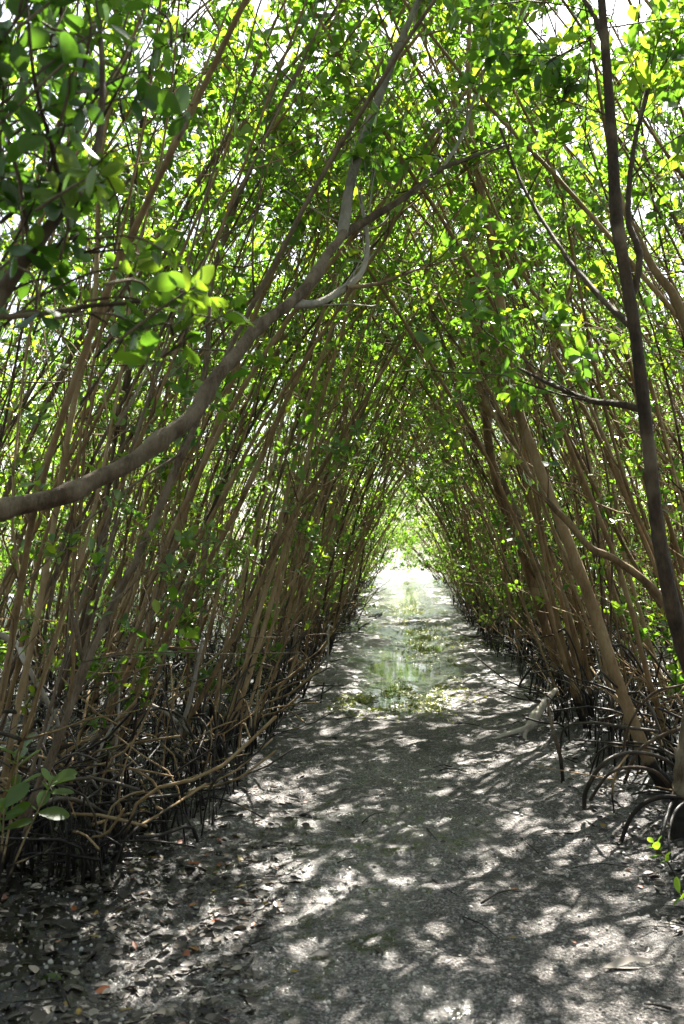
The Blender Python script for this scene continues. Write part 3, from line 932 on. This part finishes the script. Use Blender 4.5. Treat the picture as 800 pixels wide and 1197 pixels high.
leafclump(175, 2.2, 8, 35, (395, 20), .5)
leafclump(30, 2.2, 12, 35, (310, 35), .15)
leafclump(100, 2.4, 12, 40, (10, 40), .3)
fin(root, o1, *bs, lv.build('crown', MAT['shade_leaf'], None, LEAF17))
tag(root, 'mangrove whose near boughs hang big soft green leaves in the upper left corner', 'tree')

# 6. leafy sprigs low down at both edges
def sprig(base, tips, label, tint, size=.07):
    root = hero('mangrove_seedling', base)
    mb = MB(); lv = Leaves()
    for tx in tips:
        p = spline([Vector(base) - Vector((0, 0, .06)), Vector(base).lerp(tx, .5) + Vector((hrg.uniform(-.03, .03), 0, .02)), tx], 9)
        tube(mb, p, np.linspace(.006, .003, 9), 6)
        lv.rosette(hrg, p[-1], p[-1] - p[-2], 6, size, tint, (30, 70))
        lv.rosette(hrg, p[6], p[-1] - p[-2], 3, size, tint, (40, 80))
    fin(root, mb.build('stem', MAT['bark']), lv.build('crown', MAT['leaf'], None, LEAF17))
    tag(root, label, 'seedling')
g = on_ground(-10, 1060)
sprig(g, [at(22, 880, g.y), at(62, 912, g.y - .1), at(5, 945, g.y - .15), at(-25, 905, g.y)], 'bright green mangrove seedling low on the left beside the path', .85, .11)  # tint raised to put sunlight into its leaf colour
g = on_ground(815, 1075)
sprig(g, [at(765, 985, g.y + .2), at(795, 1045, g.y), at(820, 1000, g.y + .1)], 'small green seedling low at the right edge of the path', .65, .055)

# ------------------------------------------------------------------ roots, driftwood, twigs
def single_tube(name, ctrl_pts, radii, mat, label, cat, n=None, sides=8):
    n = n or len(ctrl_pts) * 6
    pts = spline(ctrl_pts, n)
    rr = np.interp(np.linspace(0, 1, n), np.linspace(0, 1, len(radii)), radii)
    pts[1:-1] += hnp.normal(0, 1, (n - 2, 3)) * (rr[1:-1, None] * .12)
    mb = MB(); tube(mb, pts, rr, sides, .12, hnp)
    o = mb.build(name, MAT[mat])
    tag(o, label, cat)
    return o
# big arched prop roots by the bowed trunk: one mangrove stump with roots
root = hero('mangrove_stump', (1.75, 5.3, 0))
ps = []
for ctrl, wd in (
    ([(800, 905, 5.3), (772, 885, 5.3), (735, 880, 5.25), (705, 893, 5.2), (685, 925, 5.25), (683, 945, 5.3)], [11, 10, 10, 10, 9, 8]),
    ([(830, 945, 5.0), (795, 932, 5.0), (760, 935, 4.95), (738, 955, 4.95), (726, 985, 4.95), (722, 1010, 4.95)], [12, 11, 10, 10, 9, 9]),
    ([(790, 930, 5.2), (770, 905, 5.1), (740, 897, 5.05), (712, 905, 5.0), (690, 935, 5.1)], [9, 9, 8, 8, 7]),
    ([(790, 925, 5.1), (778, 960, 4.8), (770, 1000, 4.7), (768, 1030, 4.7)], [10, 9, 9, 8]),
    ([(770, 855, 5.7), (730, 850, 5.8), (690, 845, 6.0), (660, 852, 6.3), (655, 880, 6.4)], [7, 7, 6, 6, 5]),
    ([(800, 850, 5.5), (770, 862, 5.5), (745, 880, 5.5), (730, 915, 5.6)], [9, 8, 8, 7]),
    ([(735, 881, 5.25), (722, 900, 5.15), (716, 925, 5.1), (718, 950, 5.1)], [7, 6, 6, 5]),
    ([(812, 930, 5.0), (790, 948, 4.8), (782, 980, 4.6), (787, 1025, 4.5)], [9, 8, 7, 6]),
    ([(800, 890, 5.4), (765, 872, 5.6), (725, 868, 5.9), (700, 880, 6.1), (690, 905, 6.2)], [6, 6, 5, 5, 4]),
    ([(800, 800, 5.4), (762, 812, 5.4), (735, 850, 5.5), (726, 900, 5.6)], [6, 6, 5, 4])):
    b = MB(); px_tube(b, ctrl, [.52 * q * hrg.uniform(.7, 1.2) for q in wd], 9, 60, rough=.28)
    ps.append(b.build('prop_root', MAT[('bark', 'root', 'dark_bark', 'root', 'root')[hrg.randint(0, 4)]]))
b = MB(); px_tube(b, [(800, 1000, 5.0), (800, 930, 5.1), (806, 860, 5.2), (830, 740, 5.3), (850, 560, 5.4)], [34, 30, 24, 20, 16], 10)
ps.append(b.build('trunk', MAT['dark_bark']))
fin(root, *ps)
tag(root, 'mangrove foot with big arched prop roots at the right edge of the path', 'tree')

root = hero('driftwood', tuple(on_ground(612, 868)))
ps = []
b = MB(); px_tube(b, [(572, 872, 7.5), (583, 862, 7.55), (600, 856, 7.6), (617, 851, 7.65), (627, 836, 7.75), (643, 814, 8.0), (650, 806, 8.2)], [3, 5, 6, 9, 10, 8, 4], 12, 90, rough=.5); ps.append(b.build('log', MAT['pale_wood']))
b = MB(); px_tube(b, [(618, 850, 7.65), (613, 860, 7.6), (618, 872, 7.55), (617, 884, 7.5)], [7, 6, 5, 3], 9, 40, rough=.4); ps.append(b.build('stub', MAT['pale_wood']))
fin(root, *ps)
tag(root, 'pale crooked driftwood propped on the mud at the right of the path', 'driftwood')
g1 = on_ground(660, 916)
single_tube('dead_stake', [g1 - Vector((0, 0, .1)), at(655, 885, g1.y), at(646, 850, g1.y + .05), at(640, 818, g1.y + .1)], [.012, .012, .010, .006], 'dark_bark', 'dark dead stake standing in the mud at the right of the path', 'stick')
g1 = on_ground(201, 912)
single_tube('dead_pole', [g1 - Vector((0, 0, .1)), at(208, 870, g1.y), at(224, 810, g1.y), at(237, 748, g1.y)], [.016, .015, .014, .010], 'pale_wood', 'pale bleached dead pole leaning upright at the edge of the left thicket', 'stick')
g1 = on_ground(133, 940)
single_tube('dead_pole', [g1 - Vector((0, 0, .1)), at(132, 900, g1.y), at(138, 855, g1.y), at(140, 800, g1.y)], [.009, .009, .008, .005], 'pale_wood', 'thin bleached upright stick at the foot of the left thicket', 'stick')
a, b_ = at(160, 815, 5.9), at(242, 877, 6.1)
single_tube('fallen_branch', [a, a.lerp(b_, .5) + Vector((0, 0, .04)), b_, on_ground(262, 900)], [.013, .012, .010, .007], 'grey_bark', 'grey fallen branch slanting down to the path from the left thicket', 'stick')
a, b_ = at(-20, 735, 5.0), at(30, 775, 5.0)
single_tube('fallen_branch', [a, a.lerp(b_, .6) + Vector((0, .1, .02)), b_, at(70, 850, 5.2), on_ground(95, 930)], [.02, .018, .016, .012, .01], 'pale_wood', 'pale broken branch leaning in the far left of the thicket', 'stick')
a, b_ = at(120, 767, 6.6), at(232, 757, 6.8)
single_tube('fallen_branch', [a, a.lerp(b_, .5) + Vector((0, 0, .02)), b_], [.016, .015, .010], 'bark', 'bare branch lodged level among the left stems', 'stick')
single_tube('fallen_branch', [on_ground(432, 722), on_ground(446, 718), on_ground(420, 735)], [.03, .03, .02], 'dark_bark', 'dark short branch lying on the far left edge of the wet path', 'stick')

# tangle of thin dead twigs and aerial roots in both thickets
trg = random.Random(91)
MB_DARK = MB()
mb2 = MB()
def tangle(n, xr, yr, sg):
    for _ in range(n):
        mb = mb2 if trg.random() < .45 else MB_DARK
        x = xr[0] + (xr[1] - xr[0]) * trg.random() ** 1.5; y = yr[0] + (yr[1] - yr[0]) * trg.random() ** 1.7
        x *= sg
        if x < 0 and x > -1.32 and y < 4.7: continue
        if x > 0 and x < 1.62 and y < 6.4: continue
        edge = (abs(x) < 2.2)
        k = trg.random() * (.78 if edge else 1)
        z0 = gz(x, y) - .03
        if k < .42:     # arching root
            a = trg.uniform(0, 6.28); L_ = trg.uniform(.2, .8); h = trg.uniform(.12, .6)
            c = [(x, y, z0), (x + math.cos(a) * L_ * .15, y + math.sin(a) * L_ * .15, z0 + h * .75), (x + math.cos(a) * L_ * .6, y + math.sin(a) * L_ * .6, z0 + h), (x + math.cos(a) * L_, y + math.sin(a) * L_, z0 + h * trg.uniform(.9, 1.6))]
            r = trg.uniform(.003, .009)
            tube(mb, spline(c, 8), [r] * 8, 5)
        elif k < .66:   # peg root
            h = trg.uniform(.05, .3)
            tube(mb, [(x, y, z0), (x + trg.uniform(-.02, .02), y, z0 + h * .6), (x + trg.uniform(-.04, .04), y + trg.uniform(-.03, .03), z0 + h)], [.006, .005, .002], 4)
        else:           # leaning dead twig
            a = trg.uniform(0, 6.28); L_ = trg.uniform(.3, .8) if edge else trg.uniform(.4, 1.7); el = R(trg.uniform(25, 80) if edge else trg.uniform(5, 75))
            dv = np.array([math.cos(a) * math.cos(el), math.sin(a) * math.cos(el), math.sin(el)])
            p0 = np.array([x, y, z0 + trg.uniform(0, .25)])
            c = [p0, p0 + dv * L_ * .5 + np.array([trg.gauss(0, .05), trg.gauss(0, .05), .03]), p0 + dv * L_]
            r = trg.uniform(.0025, .007)
            tube(mb, spline(c, 7), np.linspace(r, r * .5, 7), 4)
tangle(2300, (1.02, 5.5), (4.2, 26), -1)
tangle(1700, (1.3, 5.5), (5.0, 26), 1)
tangle(170, (1.45, 2.6), (4.4, 7.5), 1)
tangle(160, (1.3, 2.6), (4.2, 7), -1)
o = mb2.build('twig_tangle', MAT['bark']); tag(o, 'tangle of thin tan dead twigs between the mangrove stems', 'twigs', kind='stuff')
o = MB_DARK.build('root_tangle', MAT['root']); tag(o, 'tangle of thin dead twigs and aerial roots on the thicket floor', 'twigs', kind='stuff')

# ------------------------------------------------------------------ leaf litter, pebbles, algae
lv = Leaves()
lrg = random.Random(17)
def litter(n, xf, yf, size=(.02, .065), lift=.008):
    for _ in range(n):
        x, y = xf(), yf()
        a = lrg.uniform(0, 6.28)
        nn = (lrg.gauss(0, .55), lrg.gauss(0, .55), 1)
        lv.one((x, y, gz(x, y) + lift * lrg.uniform(.5, 1.8)), (math.cos(a), math.sin(a), lrg.gauss(0, .12)), nn, lrg.uniform(*size), lrg.uniform(.6, 1.1), lrg.random() ** 1.25 * .92 if lrg.random() > .015 else lrg.uniform(.95, 1))
litter(1800, lambda: -.5 - abs(lrg.gauss(0, .75)), lambda: 2.6 + abs(lrg.gauss(0, 1.6)))
litter(1500, lambda: -1.1 - abs(lrg.gauss(0, 1.0)), lambda: 3.4 + abs(lrg.gauss(0, 4.5)))
litter(1000, lambda: 1.05 + abs(lrg.gauss(0, .6)), lambda: 2.8 + abs(lrg.gauss(0, 2.5)))
litter(400, lambda: 1.6 + abs(lrg.gauss(0, .8)), lambda: 4 + abs(lrg.gauss(0, 5)))
litter(260, lambda: lrg.uniform(-1.0, 1.3), lambda: 2.6 + abs(lrg.gauss(0, 3.5)), (.012, .045))
o = lv.build('leaf_litter', MAT['litter'], None, LEAF17); tag(o, 'brown and grey leaf litter strewn along the path edges', 'leaf litter', kind='stuff')

def fallen(px, py, ln, ang, label, mat, tint, w=1.0, tilt=.15):
    g = on_ground(px, py)
    L1 = Leaves(); L1.one((0, 0, 0), (math.cos(ang), math.sin(ang), .05), (tilt, -tilt, 1), ln, w, tint)
    o = L1.build('fallen_leaf', MAT[mat], None, LEAF17)
    o.location = (g.x, g.y, gz(g.x, g.y) + .014)
    tag(o, label, 'leaf')
fallen(705, 1135, .22, R(18), 'large pale dry leaf lying flat by the right edge of the path', 'litter', .85, .55)
fallen(220, 930, .075, R(20), 'yellow green fallen leaf on the dark mud left of the path', 'algae', .8)
fallen(362, 1122, .085, R(30), 'dark curled leaf lying alone on the middle of the path', 'litter', .2, .8)
fallen(72, 1148, .08, R(160), 'pale green fallen leaf among the litter in the bottom left', 'shade_leaf', .7)
fallen(170, 982, .07, R(60), 'orange dead leaf on the dark litter at the left', 'litter', .93)
fallen(255, 912, .06, R(100), 'red brown dead leaf by the foot of the left thicket', 'litter', .90)
fallen(648, 1022, .05, R(10), 'small red leaf on the shaded right of the path', 'litter', .92)

mb = MB()
for _ in range(170):
    x, y = lrg.uniform(-2.2, 2.0), 2.6 + abs(lrg.gauss(0, 3.2))
    if abs(x) < .9 and lrg.random() < .7: continue
    a = lrg.uniform(0, 6.28); L_ = lrg.uniform(.05, .3); z = gz(x, y) + .008
    tube(mb, spline([(x, y, z), (x + math.cos(a) * L_ * .5 + lrg.gauss(0, .01), y + math.sin(a) * L_ * .5, z + lrg.uniform(0, .02)), (x + math.cos(a) * L_, y + math.sin(a) * L_, gz(x + math.cos(a) * L_, y + math.sin(a) * L_) + .008)], 6), np.linspace(.0045, .002, 6) * lrg.uniform(.5, 1.3), 5)
o = mb.build('twig_debris', MAT['grey_bark']); tag(o, 'short broken twigs strewn on the mud', 'twigs', kind='stuff')

# pebbles in the near marl
prg = np.random.default_rng(23)
ICO = []
ph = (1 + 5 ** .5) / 2
IV = np.array([(-1, ph, 0), (1, ph, 0), (-1, -ph, 0), (1, -ph, 0), (0, -1, ph), (0, 1, ph), (0, -1, -ph), (0, 1, -ph), (ph, 0, -1), (ph, 0, 1), (-ph, 0, -1), (-ph, 0, 1)]) / 1.9
IF = [(0, 11, 5), (0, 5, 1), (0, 1, 7), (0, 7, 10), (0, 10, 11), (1, 5, 9), (5, 11, 4), (11, 10, 2), (10, 7, 6), (7, 1, 8), (3, 9, 4), (3, 4, 2), (3, 2, 6), (3, 6, 8), (3, 8, 9), (4, 9, 5), (2, 4, 11), (6, 2, 10), (8, 6, 7), (9, 8, 1)]
mb = MB()
NP = 9000
X = prg.uniform(-1.7, 1.8, NP); Y = 2.5 + 4.5 * prg.random(NP) ** 1.4
Z = ground_z(X, Y)
S = .0022 + .0075 * prg.random(NP) ** 3.5
for x, y, z, sz in zip(X, Y, Z, S):
    Vp = IV * (prg.uniform(.75, 1.3, 3) * sz) * prg.uniform(.8, 1.2, (12, 1))
    mb.add(Vp + np.array([x, y, z + sz * .25]), IF)
o = mb.build('gravel', MAT['pebble']); tag(o, 'loose marl grit and pebbles on the near path', 'gravel', kind='stuff')

# floating algae mats
lv = Leaves()
def mat_patch(n, cx, cy, sx, sy):
    k = 0
    while k < n:
        x, y = lrg.gauss(cx, sx), lrg.gauss(cy, sy)
        if vnoise(np.array([x * 5.0]), np.array([y * 2.2]), 77)[0] < .42: 
            k += .3; continue
        z = max(gz(x, y), WATER_Z) + .006
        a = lrg.uniform(0, 6.28)
        lv.one((x, y, z), (math.cos(a), math.sin(a), lrg.uniform(-.1, .5)), (lrg.gauss(0, .5), lrg.gauss(0, .5), 1), lrg.uniform(.015, .05), 1.0, lrg.random())
        k += 1
mat_patch(700, -.38, 9.2, .15, .4)
mat_patch(600, .2, 9.3, .22, .5)
mat_patch(500, .2, 10.2, .25, .4)
mat_patch(1600, .42, 15.2, .25, 1.4)
mat_patch(900, .25, 18.5, .35, 1.0)
mat_patch(900, .1, 23.5, .4, 1.2)
o = lv.build('algae', MAT['algae']); tag(o, 'yellow green algae floating in the puddles on the path', 'algae', kind='stuff')

# ------------------------------------------------------------------ dense growth behind the countable trees, and added shade foliage
lv = Leaves(); mb = MB()
brg = random.Random(63)
def thicket(n, xr, yr, zr, nst):
    for _ in range(n):
        p = np.array([brg.uniform(*xr), brg.uniform(*yr), zr[0] + (zr[1] - zr[0]) * brg.random()])
        lv.rosette(brg, p, rand_dir(brg, (0, 0, .5), .8), 6, .12)
    for _ in range(nst):
        x, y = brg.uniform(*xr), brg.uniform(*yr)
        sgn = -1 if x > 0 else 1
        c = [(x, y, -.1), (x + sgn * .5, y + brg.uniform(-.3, .3), 2.2), (x + sgn * 1.4, y, 4.5), (x + sgn * 2.2, y + brg.uniform(-.4, .4), 6.2)]
        tube(mb, spline(c, 8), np.linspace(.03, .012, 8), 5)
thicket(7500, (-15, -9), (9, 50), (.4, 7.5), 130)
thicket(4200, (-10, -5), (8, 34), (.5, 4.5), 0)
thicket(2800, (5.5, 9), (9, 34), (.5, 4.5), 0)
thicket(4200, (8.5, 13), (9, 50), (.4, 7.5), 100)
thicket(2600, (-40, -10), (52, 62), (.3, 6), 40)
thicket(2600, (10, 40), (52, 62), (.3, 6), 40)
thicket(2500, (-60, 60), (96, 112), (.2, 7), 40)
thicket(5200, (-9, 9), (62, 70), (0, 5.5), 10)
thicket(3000, (-6.5, 6.5), (-13, .6), (3.4, 7), 0)  # unseen leaf masses behind and beside the viewer, added to shade the foreground
thicket(1200, (-8, -2.2), (-13, 1.5), (.4, 4), 40)
thicket(1200, (2.4, 8), (-13, 1.5), (.4, 4), 40)
o = lv.build('thicket_and_shade_leaves', MAT['leaf']); tag(o, 'dense leafy mangrove growth far back, and unseen shade foliage added behind the viewer', 'thicket', kind='stuff')
st = mb.build('thicket_stems', MAT['bark']); tag(st, 'crowded thin stems far back in the thicket, and of unseen growth behind the viewer', 'stems', kind='stuff')

# the mangroves go on behind and beside the viewer
cnt2 = {True: 0, False: 0}
for x, y in ((-2.6, .6), (-3.6, -1.6), (-2.0, -2.6), (2.2, 1.2), (3.2, -.8), (2.1, -2.8), (-1.9, -5), (2.4, -5.2), (-3.8, 2.2), (3.6, 2.6), (-1.4, -7.5), (1.6, -8), (-3.4, -6), (3.8, -6.5)):
    cnt2[x < 0] += 1
    sd_ = 'left' if x < 0 else 'right'
    place(rg.choice(HIGH), x, y, (0 if x < 0 else math.pi) + rg.gauss(0, .3), rg.uniform(.95, 1.1), f'{nth(cnt2[x < 0])} mangrove of those standing beside and behind the viewer, {sd_} of the path', 'tree', f'mangroves beside the viewer, {sd_} side')
